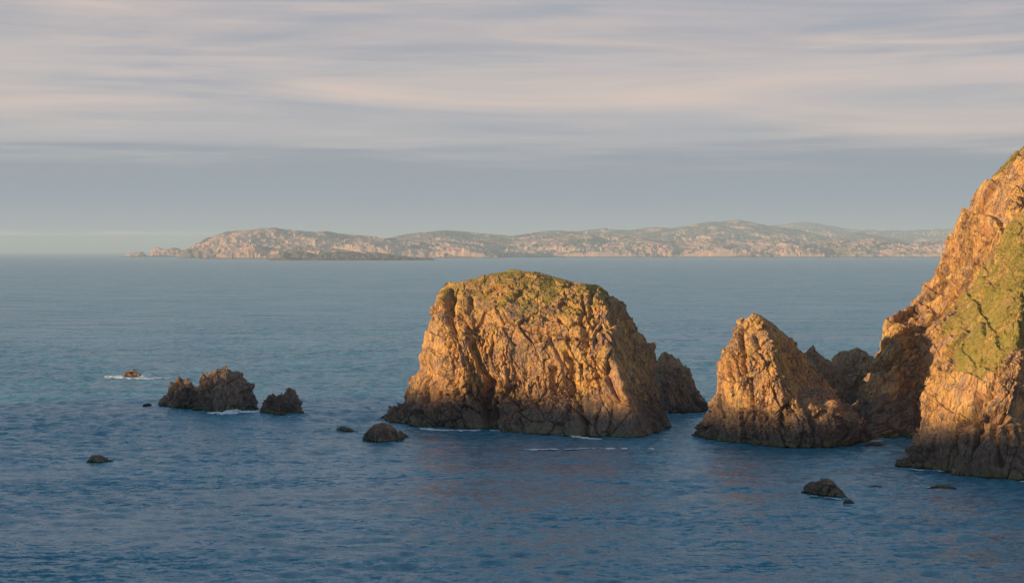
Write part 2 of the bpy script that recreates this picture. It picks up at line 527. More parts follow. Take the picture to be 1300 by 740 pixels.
def hill_material(name, seed, green=0.5, sc_=1.0, dark=0.0, tide=0.0):
    m = bpy.data.materials.new(name)
    m.use_nodes = True
    t = NT(m.node_tree)
    g = t.n('ShaderNodeNewGeometry')
    pos = t.mapping(g.outputs['Position'], (sc_, sc_, sc_), (0, 0, 0), (seed * 311.0, 0, 0))
    nz = t.n('ShaderNodeSeparateXYZ', {'Vector': g.outputs['True Normal']}).outputs[2]
    n1 = t.noise(pos, 0.0035, 6, 0.62, 0.6)
    n2 = t.noise(t.mapping(pos, (1, 0.5, 2)), 0.016, 6, 0.7, 0.8)
    n3 = t.noise(t.mapping(pos, (1, 0.5, 2), (0, 0, 0), (400, 90, 7)), 0.006, 5, 0.65, 0.4)
    rock = t.mix(t.smooth(n3, 0.42, 0.62), (0.56, 0.33, 0.24), (0.40, 0.29, 0.25))
    rock = t.mix(t.smooth(n2, 0.5, 0.65), rock, (0.60, 0.40, 0.28))
    grass = t.mix(t.smooth(n2, 0.4, 0.6), (0.13, 0.12, 0.07), (0.22, 0.19, 0.12))
    grass = t.mix(t.smooth(n1, 0.5, 0.64), grass, (0.07, 0.07, 0.055))  # dark heath, its tone also standing in for shade on the slopes
    n9 = t.noise(t.mapping(pos, (1, 0.6, 3), (0, 0, 0), (90, 700, 3)), 0.0022, 6, 0.6, 0.5)
    k = t.math('ADD', t.math('MULTIPLY', t.smooth(nz, 0.55, 0.95), 0.5), t.math('MULTIPLY', t.math('SUBTRACT', n2, 0.5), -0.9))
    k = t.math('ADD', k, t.math('MULTIPLY', t.math('SUBTRACT', n3, 0.5), 2.6))
    c = t.mix(t.smooth(k, 0.55 - green * 0.5, 0.70 - green * 0.5), rock, grass)
    c = t.mix(t.math('MULTIPLY', t.smooth(n9, 0.50, 0.60), 0.75), c, (0.12, 0.105, 0.08))  # broad dark patches: shaded areas of the hills painted into the colour
    z = t.n('ShaderNodeSeparateXYZ', {'Vector': g.outputs['Position']}).outputs[2]
    tz = t.smooth(t.math('ADD', z, t.math('MULTIPLY', n2, -14.0)), 2.0 + tide, -2.0 + tide)
    c = t.mix(t.math('MULTIPLY', tz, 0.8), c, (0.055, 0.045, 0.04))
    if dark:
        c = t.mix(dark, c, (0.05, 0.045, 0.04))
    b = t.n('ShaderNodeBsdfPrincipled', {'Base Color': c, 'Roughness': 0.95, 'Specular IOR Level': 0.1})
    t.n('ShaderNodeOutputMaterial', {'Surface': b.outputs[0]})
    return m


def plain(name, col, rough=0.8):
    m = bpy.data.materials.new(name)
    m.use_nodes = True
    t = NT(m.node_tree)
    pos = t.n('ShaderNodeNewGeometry').outputs['Position']
    n = t.noise(pos, 0.8, 4)
    c = t.mix(n, tuple(v * 0.85 for v in col), col)
    b = t.n('ShaderNodeBsdfPrincipled', {'Base Color': c, 'Roughness': rough})
    t.n('ShaderNodeOutputMaterial', {'Surface': b.outputs[0]})
    return m


M_stack = rock_material('stack_rock', tide=8.0, lichen=0.75)
M_mid = rock_material('pinnacle_rock', tide=8.0, lichen=0.55)
M_cliff = rock_material('cliff_rock', tide=9.5, lichen=0.35)
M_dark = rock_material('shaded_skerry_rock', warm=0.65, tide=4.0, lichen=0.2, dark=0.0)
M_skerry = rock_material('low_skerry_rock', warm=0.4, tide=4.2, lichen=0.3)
M_low = rock_material('wave_washed_rock', warm=0.7, tide=4.0, lichen=0.0, green_tide=0.7)
M_lit = rock_material('bare_orange_rock', warm=1.0, tide=-3.0, lichen=0.3, green_tide=0.1)

# ------------------------------------------------------------------ sea
sea_m = water_material()
def sea_mesh():
    rad = np.concatenate((np.linspace(1, 190, 12), np.geomspace(200, 1500, 860), np.geomspace(1560, 60000, 60)))
    ang = np.radians(np.concatenate((np.linspace(-180, -24, 40)[:-1], np.linspace(-22, 22, 1150), np.linspace(24, 180, 40)[1:])))
    A, Rr = np.meshgrid(ang, rad, indexing='ij')
    X = (np.sin(A) * Rr).astype(np.float32)
    Y = (np.cos(A) * Rr).astype(np.float32)
    Z = np.zeros_like(X)
    rng = np.random.default_rng(8)
    fine = np.clip((1500 - Rr) / 500, 0, 1).astype(np.float32) * np.clip((22 - np.abs(np.degrees(A))) / 2, 0, 1).astype(np.float32) * np.clip((Rr - 195) / 20, 0, 1).astype(np.float32)
    for k in range(56):
        lam = 1.3 * (9 / 1.3) ** rng.uniform(0, 1) if k > 5 else rng.uniform(22, 45)
        th = math.radians(190) + rng.normal(0, 0.45)
        st_ = (0.034 if k > 5 else 0.006) * rng.uniform(0.6, 1.3)
        a = st_ * lam / (2 * math.pi)
        kk = 2 * math.pi / lam
        ph = (X * math.sin(th) + Y * math.cos(th)) * kk + rng.uniform(0, 6.28)
        # drop waves the mesh is too coarse for
        keep = np.clip(lam / (Rr * 0.0024 * 2.2) - 0.6, 0, 1).astype(np.float32)
        sn = np.sin(ph)
        Z += (a * (sn + 0.22 * np.cos(2 * ph)) * keep).astype(np.float32)
    Pn = np.stack((X / 38, Y / 85, np.zeros_like(X)), -1)
    gust = np.clip(1.0 + 0.9 * fbm(Pn, 3, 3), 0.4, 1.6)
    Z *= fine * gust
    V = np.stack((X, Y, Z), -1)
    return mesh_obj('sea_water', V.reshape(-1, 3), grid_faces(len(ang), len(rad)), sea_m, smooth=True)


sea = sea_mesh()
tag(sea, 'rippled blue sea reaching from the rocks to the horizon', 'sea', kind='structure')

# ------------------------------------------------------------------ far shore
def ridge(name, D, prof, mat, depth, seed, label, crag=10.0, dx=7.0, rows=90, kind='structure', cat='hills', craglen=90.0, rise=0.5):
    """a strip of land: shore at distance D, crest (traced skyline) at D+depth, sinking again behind"""
    px = [p[0] for p in prof]
    Yc = D + depth
    x0, x1 = (px[0] - CX) * Yc / F, (px[-1] - CX) * Yc / F
    nx = max(20, int((x1 - x0) / dx))
    X = np.linspace(x0, x1, nx)
    tt = np.linspace(-0.05, 2.0, rows)
    Xg, Tg = np.meshgrid(X, tt, indexing='ij')
    Y = D + Tg * depth
    crest = H - (np.interp(CX + X / Yc * F, px, [p[1] for p in prof]) - HY) * Yc / F
    crest = np.maximum(crest, 0)[:, None]
    shoreY = 0.10 * fbm(np.stack((Xg / 300, Xg * 0, Xg * 0 + seed), -1), seed, 4)
    T2 = np.clip(Tg + shoreY, 0, 2)
    up = np.clip(T2, 0, 1) ** rise
    dn = np.clip(1 - (T2 - 1) ** 1.5, 0, 1)
    Z = crest * np.where(T2 < 1, up, dn)
    P = np.stack((Xg, Y, Xg * 0), -1)
    q = P / craglen
    env = np.clip(Z / 5, 0, 1) * np.clip(1.15 - 0.75 * np.clip(T2, 0, 1), 0, 1)
    patch = np.clip(0.95 + 1.3 * fbm(q * 0.22 + 7, seed + 9, 3), 0.1, 1.6)
    n = fbm(q * 0.16, seed, 3) * 2.6 + 0.8 * facet(q * 0.45, seed + 3) + patch * (0.5 * facet(q * 1.1, seed + 4) + 0.35 * facet(q * 2.6, seed + 5))
    Z = Z + n * crag * 1.6 * env - 1.5
    Z = np.where(Tg <= -0.04, -6, Z)
    Z[0] = Z[-1] = -6
    V = np.stack((Xg, Y, Z), -1)
    o = mesh_obj(name, V.reshape(-1, 3), grid_faces(nx, rows), mat)
    tag(o, label, cat, kind=kind)
    return V


MH = [hill_material('far_hill_%s' % s, i, g) for i, (s, g) in enumerate((('granite', 0.15), ('moor', 0.4), ('heath', 0.6), ('pale_moor', 0.5)))]
MR = hill_material('reef_rock', 7, 0.35, dark=0.35, tide=4.5)

ridge('hills', 20500, [(880, 312), (940, 296), (980, 286), (1017, 281.5), (1045, 285), (1066, 290), (1112, 293), (1158, 292), (1204, 290), (1260, 289), (1340, 292), (1420, 300)],
      MH[3], 1500, 21, 'palest and farthest moorland hill on the far shore', 14, 12, 50)
ridge('hills', 16600, [(1010, 312), (1047, 304), (1066, 297.5), (1085, 294.5), (1112, 298), (1146, 304), (1170, 312)],
      MH[2], 900, 25, 'smooth dark shoulder below the palest far hill', 3, 10, 40)
ridge('hills', 14800, [(600, 308), (640, 300), (700, 295), (745, 293), (770, 290), (800, 290.5), (820, 288), (851, 287.5), (875, 285), (897, 281.5), (920, 280), (937, 279), (952, 281.5), (974, 287), (1005, 291), (1035, 298), (1054, 304), (1100, 309)],
      MH[1], 1500, 31, 'highest rounded hill of the far shore with a rocky top', 17, 8, 110, craglen=120)
V_mid = ridge('hills', 12900, [(440, 312), (470, 304), (500, 298), (530, 294.5), (570, 293), (600, 296), (640, 298), (680, 297), (700, 296), (720, 294.5), (745, 295), (775, 297), (800, 299), (830, 303), (870, 309), (900, 314)],
      MH[1], 1100, 41, 'broken grassy uplands in the middle of the far shore', 14, 8, 90)
V_shore = ridge('hills', 11900, [(540, 316), (570, 309), (600, 304), (640, 307), (700, 303), (735, 299), (748, 298), (775, 306), (810, 302), (850, 307), (900, 304), (950, 309), (985, 303), (1010, 310), (1060, 303), (1080, 306), (1110, 302), (1150, 307), (1190, 304), (1230, 307), (1290, 304), (1380, 308), (1450, 316)],
      MH[0], 700, 51, 'pink granite shoreline hills along the right of the far shore', 15, 6.5, 90, craglen=75)
ridge('hills', 11000, [(251, 322), (253, 306), (263, 301), (276, 297), (289, 292), (323, 290), (349, 291), (376, 294.5), (402, 295), (412, 293), (428, 296), (454, 297), (480, 300), (520, 303), (560, 306), (600, 311), (640, 318)],
      MH[0], 650, 61, 'pink sea cliffs and grassy back of the long island at left', 12, 6, 90, craglen=80, rise=0.38)
ridge('islet', 9700, [(262, 324), (280, 321), (294, 315), (308, 312), (318, 309), (326, 308), (334, 312), (350, 316), (376, 318), (400, 319), (423, 317), (445, 319), (470, 321), (480, 324)],
      MH[0], 260, 71, 'low orange granite islet in front of the pink cliffs', 9, 2.6, 90, kind='thing', cat='islet', craglen=26)
ridge('reef', 8250, [(345, 327), (362, 322), (380, 320.5), (400, 323.5), (420, 320), (450, 321), (480, 322.5), (510, 324.5), (535, 326), (552, 329.5)],
      MR, 130, 81, 'long dark low reef lying in front of the far shore', 9, 2.2, 60, kind='thing', cat='reef', craglen=20)
ridge('islet', 12800, [(190, 324.5), (192, 317), (198, 314), (205, 315), (212, 318), (219, 315.5), (227, 316), (236, 322)],
      MH[0], 160, 91, 'craggy twin-topped pink islet left of the long island', 9, 3, 60, kind='thing', cat='islet', craglen=24)
ridge('islet', 12600, [(158, 325), (166, 321), (172, 320), (180, 319), (186, 325)],
      MH[0], 110, 95, 'small low pink islet, second from the left end of the skerries', 6, 3, 40, kind='thing', cat='islet', craglen=20)
ridge('reef', 11900, [(246, 325), (258, 322.5), (275, 323), (292, 322), (310, 324.5), (330, 325)],
      MR, 90, 99, 'thin dark reef under the left end of the pink cliffs', 4, 4, 24, kind='thing', cat='reef', craglen=40)

# ------------------------------------------------------------------ cottages on the far shore
white_m = plain('white_render', (0.8, 0.8, 0.78))
slate_m = plain('slate', (0.12, 0.12, 0.13))
glass_m = plain('window_glass', (0.04, 0.05, 0.06), 0.2)


def box(cx, cy, cz, sx, sy, sz):
    V = [(cx + a * sx / 2, cy + b * sy / 2, cz + c * sz / 2) for a in (-1, 1) for b in (-1, 1) for c in (-1, 1)]
    Q = [(0, 1, 3, 2), (4, 6, 7, 5), (0, 4, 5, 1), (2, 3, 7, 6), (0, 2, 6, 4), (1, 5, 7, 3)]
    return V, Q


def join(parts):
    V, Q = [], []
    for v, q in parts:
        o = len(V)
        V += list(v)
        Q += [tuple(i + o for i in f) for f in q]
    return V, Q


def cottage(px, VV, label, L=16, Wd=8, Hh=5.5, tall=1.0):
    # stand it on the crest of the given land strip
    P = VV.reshape(-1, 3)
    ppx = CX + P[:, 0] / P[:, 1] * F
    m = np.abs(ppx - px) < 1.2
    k = P[m]
    elev = (k[:, 2] - H) / k[:, 1]
    b = k[np.argmax(elev)]
    e = bpy.data.objects.new('cottage', None)
    C.objects.link(e)
    e.location = (b[0], b[1] - 6, b[2] - 1.5)
    tag(e, label, 'cottage', 'white cottages on the far shore')
    v, q = box(0, 0, Hh * tall / 2, L, Wd, Hh * tall)
    mesh_obj('wall', v, q, white_m, e)
    z0 = Hh * tall
    v = [(-L / 2 - .4, -Wd / 2 - .4, z0), (L / 2 + .4, -Wd / 2 - .4, z0), (L / 2 + .4, Wd / 2 + .4, z0), (-L / 2 - .4, Wd / 2 + .4, z0), (-L / 2 - .4, 0, z0 + 3.2), (L / 2 + .4, 0, z0 + 3.2)]
    rf = mesh_obj('roof', v, [(0, 1, 5, 4), (2, 3, 4, 5), (0, 4, 3, 3), (1, 2, 5, 5)][:2], slate_m, e)
    v, q = join([box(-L / 2 + 1, 0, z0 + 3.4, 1, 1.2, 2)])
    mesh_obj('chimney', v, q, white_m, rf)
    for wx in (-4.5, 0, 4.5):
        v, q = box(wx, -Wd / 2 - 0.03, Hh * tall * 0.55, 1.3, 0.1, 1.6)
        mesh_obj('window', v, q, glass_m, e)


cottage(744, V_mid, 'white cottage highest on the rise in the middle of the far shore', 12, 8, 9, 1.3)
cottage(708, V_mid, 'small white cottage lower and left of the highest white cottage', 9, 7, 7, 1.2)
cottage(1163, V_shore, 'white cottage near the right end of the far shore', 14, 8, 6)

# ------------------------------------------------------------------ land behind the camera (its ridge shades the foot of the rocks)
def viewpoint_land():
    a, b = math.sin(math.radians(SUN_BACK)), math.cos(math.radians(SUN_BACK))
    s = np.linspace(-700, 700, 281)
    t = np.linspace(-520, 60, 117)
    S, Tt = np.meshgrid(s, t, indexing='ij')
    X = a * Tt - b * S
    Y = b * Tt + a * S
    tan = math.tan(math.radians(SUN_EL))
    Hs = np.interp(s, [-700, -100, 150, 262, 318, 381, 465, 510, 560, 650], [60, 84, 80, 76.0, 73.0, 70.3, 66.0, 55, 30, -5])[:, None]
    prof = np.interp(t, [-520, -420, -340, -300, -270, -180, -60, 10, 60], [-6, 0.55, 0.9, 1.0, 0.93, 0.6, 0.35, 0.12, -0.1])[None]
    Z = Hs * prof
    Pn = np.stack((X, Y, X * 0), -1)
    Z = Z + 3.0 * fbm(Pn / 22, 5, 4) * np.clip(Z / 20, 0, 1)
    # the knoll the photographer stands on, falling steeply to the sea in front
    R = np.hypot(X, Y + 14)
    kn = (H - 1.7) * np.clip(1.25 - R / 70, 0, 1)
    kn = np.minimum(kn, H - 1.7 - np.clip(Y + 4, 0, 99) * 1.4)
    Z = np.maximum(Z * np.clip((R - 20) / 60, 0, 1) * (Y < 400), kn)
    Z = np.where((Y > 0) & (np.abs(X) < 40 + Y * 0.36), np.minimum(Z, np.maximum(H - 1.7 - (Y + 4) * 1.4, -6)), Z)
    Z = np.maximum(Z, -6)
    V = np.stack((X, Y, Z), -1)
    o = mesh_obj('hill', V.reshape(-1, 3), grid_faces(len(s), len(t)), hill_material('viewpoint_moor', 9, 0.8, 6.0))
    tag(o, 'grassy headland the view is taken from', 'hill', kind='structure')


viewpoint_land()

# ------------------------------------------------------------------ right-hand cliff
def poly_mask(px, py, poly):
    inside = np.zeros(px.shape, bool)
    n = len(poly)
    j = n - 1
    for i in range(n):
        xi, yi = poly[i]
        xj, yj = poly[j]
        c = ((yi > py) != (yj > py)) & (px < (xj - xi) * (py - yi) / (yj - yi + 1e-9) + xi)
        inside ^= c
        j = i
    return inside


def veg_cliff(px, py, P, N):
    n = fbm(P / 7.0, 77, 4)
    n2 = fbm(P @ strata_frame(-42).T / np.array((5, 5, 22)), 78, 4)      # streaks running down the slope
    core = poly_mask(px, py, [(1310, 225), (1286, 258), (1256, 318), (1220, 366), (1194, 404), (1200, 432), (1225, 440), (1262, 450), (1290, 440), (1760, 470), (1760, -300), (1340, 150)])
    low = poly_mask(px, py, [(1196, 408), (1215, 470), (1262, 490), (1290, 470), (1292, 430), (1230, 400)])
    v = np.where(core, 0.70, np.where(low, 0.50, 0.0))
    return np.clip(v + n2 * 0.65 * (v > 0) + n * 0.4 * (v > 0), 0, 1)


def veg_rear(px, py, P, N):
    n = fbm(P / 4.0, 79, 4)
    d = seg_dist(px, py, [(1420, 80), (1300, 186), (1262, 220)])
    return np.clip(0.55 * np.exp(-(d / 8) ** 2) + n * 0.35 + 0.02, 0, 1)


cliff_rear = [
    [(1083, 549), (1086, 520, 436), (1097, 492, 440), (1112, 463, 444)],
    [(1100, 556), (1108, 520, 430), (1118, 480, 438), (1124, 438, 446)],
    [(1130, 557), (1135, 520, 427), (1142, 470, 436), (1140, 430, 442), (1127, 406, 448)],
    [(1160, 557), (1165, 510, 431), (1170, 460, 441), (1168, 420, 448), (1160, 384, 455)],
    [(1200, 560), (1200, 470, 434), (1200, 410, 444), (1190, 350, 456)],
    [(1240, 562), (1235, 450, 420), (1228, 380, 432), (1225, 330, 440), (1221, 290, 450)],
    [(1290, 565), (1275, 430, 414), (1265, 340, 424), (1258, 280, 436), (1244, 240, 450)],
    [(1320, 566), (1300, 430, 411), (1288, 320, 421), (1278, 260, 432), (1263, 222, 450)],
    [(1360, 568), (1330, 400, 410), (1320, 300, 420), (1300, 188, 448)],
    [(1500, 570), (1480, 350, 410), (1460, 200, 430), (1400, 100, 460)],
    [(1700, 560), (1700, 300, 420), (1650, 60, 470)],
]
o, P_cr, v_cr, N_cr = loft('cliff', cliff_rear, M_cliff, 60, lean=-30, seed=11, res=0.32, ledge=1.8, amp=1.1, veg=veg_rear,
                     grooves=[([(1145, 396), (1180, 388), (1215, 372), (1240, 362)], 2.5, 1.2), ([(1180, 371), (1230, 350), (1275, 330)], 2.5, 1.0), ([(1150, 430), (1185, 405), (1215, 395)], 2.5, 1.0), ([(1262, 300), (1215, 340), (1180, 372)], 5, 0.9), ([(1245, 270), (1262, 330)], 4, 0.9), ([(1140, 400), (1190, 395), (1215, 370)], 4, 0.8),
                              ([(1125, 412), (1150, 402)], 4, 1.0)])
tag(o, 'tall orange cliff rising at the right behind the grassy buttress', 'cliff', kind='structure')
cliff_near = [
    [(1140, 590), (1152, 566, 366), (1165, 530, 368), (1175, 490, 372), (1185, 455, 379), (1190, 430, 388), (1195, 412, 402), (1200, 405, 416)],
    [(1165, 594), (1166, 565, 361), (1180, 520, 364), (1193, 470, 370), (1203, 430, 382), (1210, 405, 400), (1222, 378, 420)],
    [(1195, 599), (1195, 555, 354), (1208, 500, 359), (1222, 440, 370), (1232, 395, 388), (1248, 345, 424)],
    [(1225, 603), (1227, 550, 348), (1240, 480, 354), (1252, 410, 370), (1262, 360, 395), (1270, 310, 427)],
    [(1260, 607), (1262, 550, 344), (1272, 470, 350), (1280, 390, 366), (1284, 330, 398), (1290, 272, 430)],
    [(1287, 609), (1289, 560, 343), (1292, 470, 348), (1296, 390, 362), (1298, 320, 395), (1306, 240, 436)],
    [(1315, 606), (1306, 560, 356), (1308, 470, 362), (1320, 350, 380), (1340, 190, 436)],
    [(1500, 612), (1500, 400, 350), (1480, 90, 440)],
    [(1700, 600), (1700, 300, 360), (1650, 40, 450)],
]
o, P_cn, v_cn, N_cn = loft('cliff', cliff_near, M_cliff, 30, lean=-12, seed=15, res=0.28, ledge=1.4, amp=1.0, veg=veg_cliff,
                     grooves=[([(1247, 505), (1236, 530), (1243, 545)], 4, 1.8), ([(1215, 545), (1240, 525), (1262, 500)], 3, 1.0), ([(1205, 575), (1203, 545)], 4, 1.3),
                              ([(1270, 590), (1262, 545), (1280, 520)], 4, 1.4)])
tag(o, 'grassy orange rock buttress coming forward at the right edge', 'cliff', kind='structure')

# ------------------------------------------------------------------ the big stack
def veg_stack(px, py, P, N):
    n = fbm(P / 3.2, 61, 4)
    edge = np.interp(px, [540, 575, 620, 680, 740, 770], [392, 405, 400, 410, 412, 388])
    v = np.clip((edge - py) / 14, 0, 1) * 0.53 + np.clip((352 - py) / 12, 0, 1) * 0.12
    sk = np.interp(px, [567, 610, 650, 690, 738, 760, 775], [357, 350, 343, 346, 357, 361, 376])
    v = v + 0.2 * np.exp(-((py - sk) / 4) ** 2)
    v = v * np.interp(px, [560, 600], [0.7, 1])
    return np.clip(v * (1 + n * 0.8) + n * 0.10, 0, 1)


big = [
    [(490, 531), (502, 519, 468), (511, 509, 467), (518, 492, 466), (529, 469, 465), (534, 450, 464), (541, 427, 462), (543, 408, 461), (553, 384, 461), (563, 368, 461), (569, 358, 462)],
    [(520, 541), (533, 505, 453), (545, 465, 451), (552, 430, 450), (555, 405, 450), (561, 380, 453), (573, 360, 459)],
    [(558, 543), (566, 500, 443), (571, 460, 442), (570, 420, 445), (578, 385, 451), (588, 358, 457)],
    [(590, 544), (596, 500, 439), (590, 460, 440), (585, 425, 443), (592, 390, 450), (603, 354, 457)],
    [(618, 545), (620, 505, 442), (612, 462, 441), (604, 430, 442), (608, 395, 448), (620, 349, 457)],
    [(650, 548), (650, 500, 437), (645, 450, 437), (640, 412, 439), (642, 375, 447), (648, 343, 457)],
    [(705, 552), (708, 500, 431), (702, 450, 433), (698, 415, 436), (692, 380, 444), (685, 346, 455)],
    [(755, 555), (765, 500, 425), (762, 455, 428), (756, 415, 432), (744, 385, 441), (718, 355, 453)],
    [(800, 556), (804, 520, 420), (792, 478, 424), (777, 440, 428), (770, 392, 435), (760, 378, 443), (738, 360, 451)],
    [(826, 552), (824, 510, 433), (812, 460, 440), (800, 420, 444), (786, 390, 449), (758, 362, 453)],
    [(850, 541), (843, 515, 446), (832, 490, 450), (826, 462, 452), (815, 435, 454), (800, 410, 455), (788, 393, 456), (774, 376, 457)],
]
o, P_b, v_b, N_b = loft('sea_stack', big, M_stack, 26, lean=22, seed=3, res=0.20, amp=0.85, blur=0.9, veg=veg_stack,
    grooves=[([(574, 360), (570, 385), (573, 425)], 4.5, 2.0), ([(600, 440), (612, 466), (624, 485)], 5, 1.8), ([(624, 485), (620, 515), (620, 545)], 6, 2.6),
             ([(538, 465), (552, 500), (556, 540)], 5, 1.6), ([(565, 480), (590, 505)], 3.5, 1.1), ([(703, 468), (706, 500)], 3.5, 1.3), ([(718, 448), (728, 470)], 3.5, 1.2),
             ([(740, 385), (745, 440)], 3.5, 1.3), ([(750, 360), (752, 395), (748, 425)], 3, 1.1), ([(600, 380), (598, 400)], 3, 1.2), ([(560, 422), (610, 408), (670, 418), (755, 432)], 3, 0.7),
             ([(735, 515), (745, 550)], 3, 1.3), ([(770, 475), (790, 510)], 2.5, 1.2), ([(700, 430), (730, 505)], 2, 0.8),
             ([(590, 425), (605, 460), (640, 520)], 9, -0.9), ([(625, 425), (650, 445)], 8, -0.8), ([(775, 455), (796, 510)], 5, -0.9)])
tag(o, 'large round-topped orange sea stack with yellow-green crown, biggest rock in the sea', 'sea stack', 'sea stacks standing off the headland')

# ------------------------------------------------------------------ the pointed stack
def veg_mid(px, py, P, N):
    n = fbm(P / 2.2, 63, 4)
    v = 0.30 * np.exp(-(((px - 955) / 30) ** 2 + ((py - 455) / 28) ** 2))
    return np.clip(v * (1 + n * 2) + n * 0.12, 0, 1)


mid = [
    [(880, 553), (896, 528, 421), (909, 500, 420), (905, 468, 419), (914, 451, 419), (929, 437, 419), (935, 412, 420), (939, 406, 421)],
    [(905, 559), (912, 525, 411), (917, 490, 409), (920, 458, 409), (935, 425, 413), (946, 404, 419)],
    [(950, 564), (950, 520, 403), (950, 480, 403), (950, 440, 408), (957, 397, 417)],
    [(990, 568), (990, 525, 397), (984, 485, 399), (979, 440, 405), (965, 400, 417)],
    [(1020, 570), (1024, 533, 396), (1006, 493, 400), (992, 470, 403), (986, 437, 407), (974, 407, 417)],
    [(1045, 568), (1046, 535, 397), (1024, 506, 402), (1010, 480, 411), (1000, 448, 416), (984, 415, 419)],
    [(1075, 564), (1074, 537, 398), (1056, 515, 402), (1038, 498, 413), (1020, 470, 425), (1006, 440, 425), (992, 422, 420)],
    [(1104, 559), (1096, 545, 420), (1080, 522, 426), (1058, 500, 429), (1035, 475, 430), (1022, 458, 429), (1016, 450, 428), (1006, 438, 425)],
]
o, *_ = loft('sea_stack', mid, M_mid, 20, lean=18, seed=23, res=0.18, amp=0.62, blur=0.6, veg=veg_mid, scale=0.62,
    grooves=[([(941, 412), (943, 440), (943, 480)], 2.5, 1.2), ([(1000, 480), (1020, 515)], 3, 1.2), ([(1018, 500), (1030, 540)], 3, 1.2), ([(1036, 500), (1075, 522), (1085, 548)], 4, -1.2),
             ([(955, 522), (1000, 545)], 3, 1.0), ([(960, 425), (962, 440)], 3, 0.7), ([(985, 490), (1000, 520)], 5, -0.8)])
tag(o, 'pointed orange sea stack with a sharp summit, left of the cliff', 'sea stack', 'sea stacks standing off the headland')

# ------------------------------------------------------------------ other rocks
def R_(label, top, base, mat=None, thick=6, cat='rock', group=None, name='sea_rock', **kw):
    kw.setdefault('res', 0.2)
    o, *_ = outline_rock(name, top, base, mat or M_dark, thick, **kw)
    return tag(o, label, cat, group)


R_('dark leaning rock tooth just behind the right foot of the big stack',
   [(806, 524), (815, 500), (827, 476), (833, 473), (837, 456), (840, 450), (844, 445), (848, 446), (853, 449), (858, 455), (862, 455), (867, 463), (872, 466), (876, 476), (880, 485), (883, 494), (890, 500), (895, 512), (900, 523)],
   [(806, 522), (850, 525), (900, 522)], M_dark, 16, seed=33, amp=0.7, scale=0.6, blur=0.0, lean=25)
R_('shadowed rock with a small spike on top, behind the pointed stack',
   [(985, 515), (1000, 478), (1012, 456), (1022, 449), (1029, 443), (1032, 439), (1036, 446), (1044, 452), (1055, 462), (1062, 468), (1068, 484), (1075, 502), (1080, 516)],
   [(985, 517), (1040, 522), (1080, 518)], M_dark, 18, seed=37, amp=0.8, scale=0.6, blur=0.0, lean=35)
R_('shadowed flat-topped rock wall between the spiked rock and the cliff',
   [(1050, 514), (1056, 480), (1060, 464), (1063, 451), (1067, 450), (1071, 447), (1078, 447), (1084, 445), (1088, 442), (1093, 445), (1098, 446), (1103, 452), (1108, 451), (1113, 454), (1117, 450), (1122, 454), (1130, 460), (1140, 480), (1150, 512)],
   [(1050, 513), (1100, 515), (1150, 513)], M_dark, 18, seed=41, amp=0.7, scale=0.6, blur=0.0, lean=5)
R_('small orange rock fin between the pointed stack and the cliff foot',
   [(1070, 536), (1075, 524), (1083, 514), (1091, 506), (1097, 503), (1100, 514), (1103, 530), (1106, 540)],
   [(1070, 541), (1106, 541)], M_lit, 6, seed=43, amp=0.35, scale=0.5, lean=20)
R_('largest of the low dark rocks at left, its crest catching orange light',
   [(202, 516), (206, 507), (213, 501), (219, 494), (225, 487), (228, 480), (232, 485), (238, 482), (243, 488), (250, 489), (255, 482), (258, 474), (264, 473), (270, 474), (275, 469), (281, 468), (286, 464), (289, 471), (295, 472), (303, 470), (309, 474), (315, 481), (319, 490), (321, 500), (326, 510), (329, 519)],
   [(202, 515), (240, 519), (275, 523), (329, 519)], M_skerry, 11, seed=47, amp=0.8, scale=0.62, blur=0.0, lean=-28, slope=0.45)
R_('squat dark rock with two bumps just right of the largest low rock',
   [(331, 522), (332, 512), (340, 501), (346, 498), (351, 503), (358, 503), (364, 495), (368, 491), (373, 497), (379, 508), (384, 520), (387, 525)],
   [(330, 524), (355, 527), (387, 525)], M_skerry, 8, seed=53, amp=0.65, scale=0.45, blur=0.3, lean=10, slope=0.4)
R_('tiny rock tip poking up left of the largest low rock',
   [(181, 514), (185, 512), (188, 508), (190, 511), (193, 514)], [(181, 515), (193, 515)], M_skerry, 1.5, seed=55, amp=0.15, scale=0.2, res=0.12)
R_('small sunlit orange rock ringed by white surf at far left',
   [(157, 477), (160, 472), (165, 469.5), (170, 469.5), (175, 474), (182, 478)], [(157, 478), (170, 479), (182, 478.5)], M_lit, 4, seed=57, amp=0.51, scale=0.4, res=0.15, slope=0.7)
R_('small low boulder awash left of the rounded boulder',
   [(426, 546), (429, 542), (434, 540), (441, 541.5), (448, 545), (454, 547)], [(426, 547), (438, 549), (454, 548)], M_low, 3, seed=59, amp=0.27, scale=0.3, res=0.12, slope=0.9)
R_('rounded dark boulder by the left foot of the big stack',
   [(460, 557), (463, 546), (471, 541), (480, 538), (487, 536.5), (494, 541), (501, 547), (510, 551), (520, 554)], [(460, 559), (478, 561.5), (497, 560), (520, 555)], M_low, 6, seed=61, amp=0.51, scale=0.45, res=0.15, slope=0.8)
R_('low dark rock alone in open water at lower left',
   [(108, 586), (112, 580), (119, 576), (126, 575), (134, 579), (144, 585)], [(108, 587), (125, 588.5), (144, 586)], M_low, 4, seed=63, amp=0.31, scale=0.35, res=0.12, slope=0.9)
R_('steep-sided dark rock in the near water at lower right',
   [(1020, 621), (1024, 616), (1034, 613), (1043, 609), (1053, 607.5), (1062, 609), (1066, 617), (1071, 626), (1076, 631)],
   [(1020, 625), (1040, 628), (1055, 631), (1076, 632)], M_low, 5, seed=65, amp=0.42, scale=0.4, res=0.12, slope=0.5)
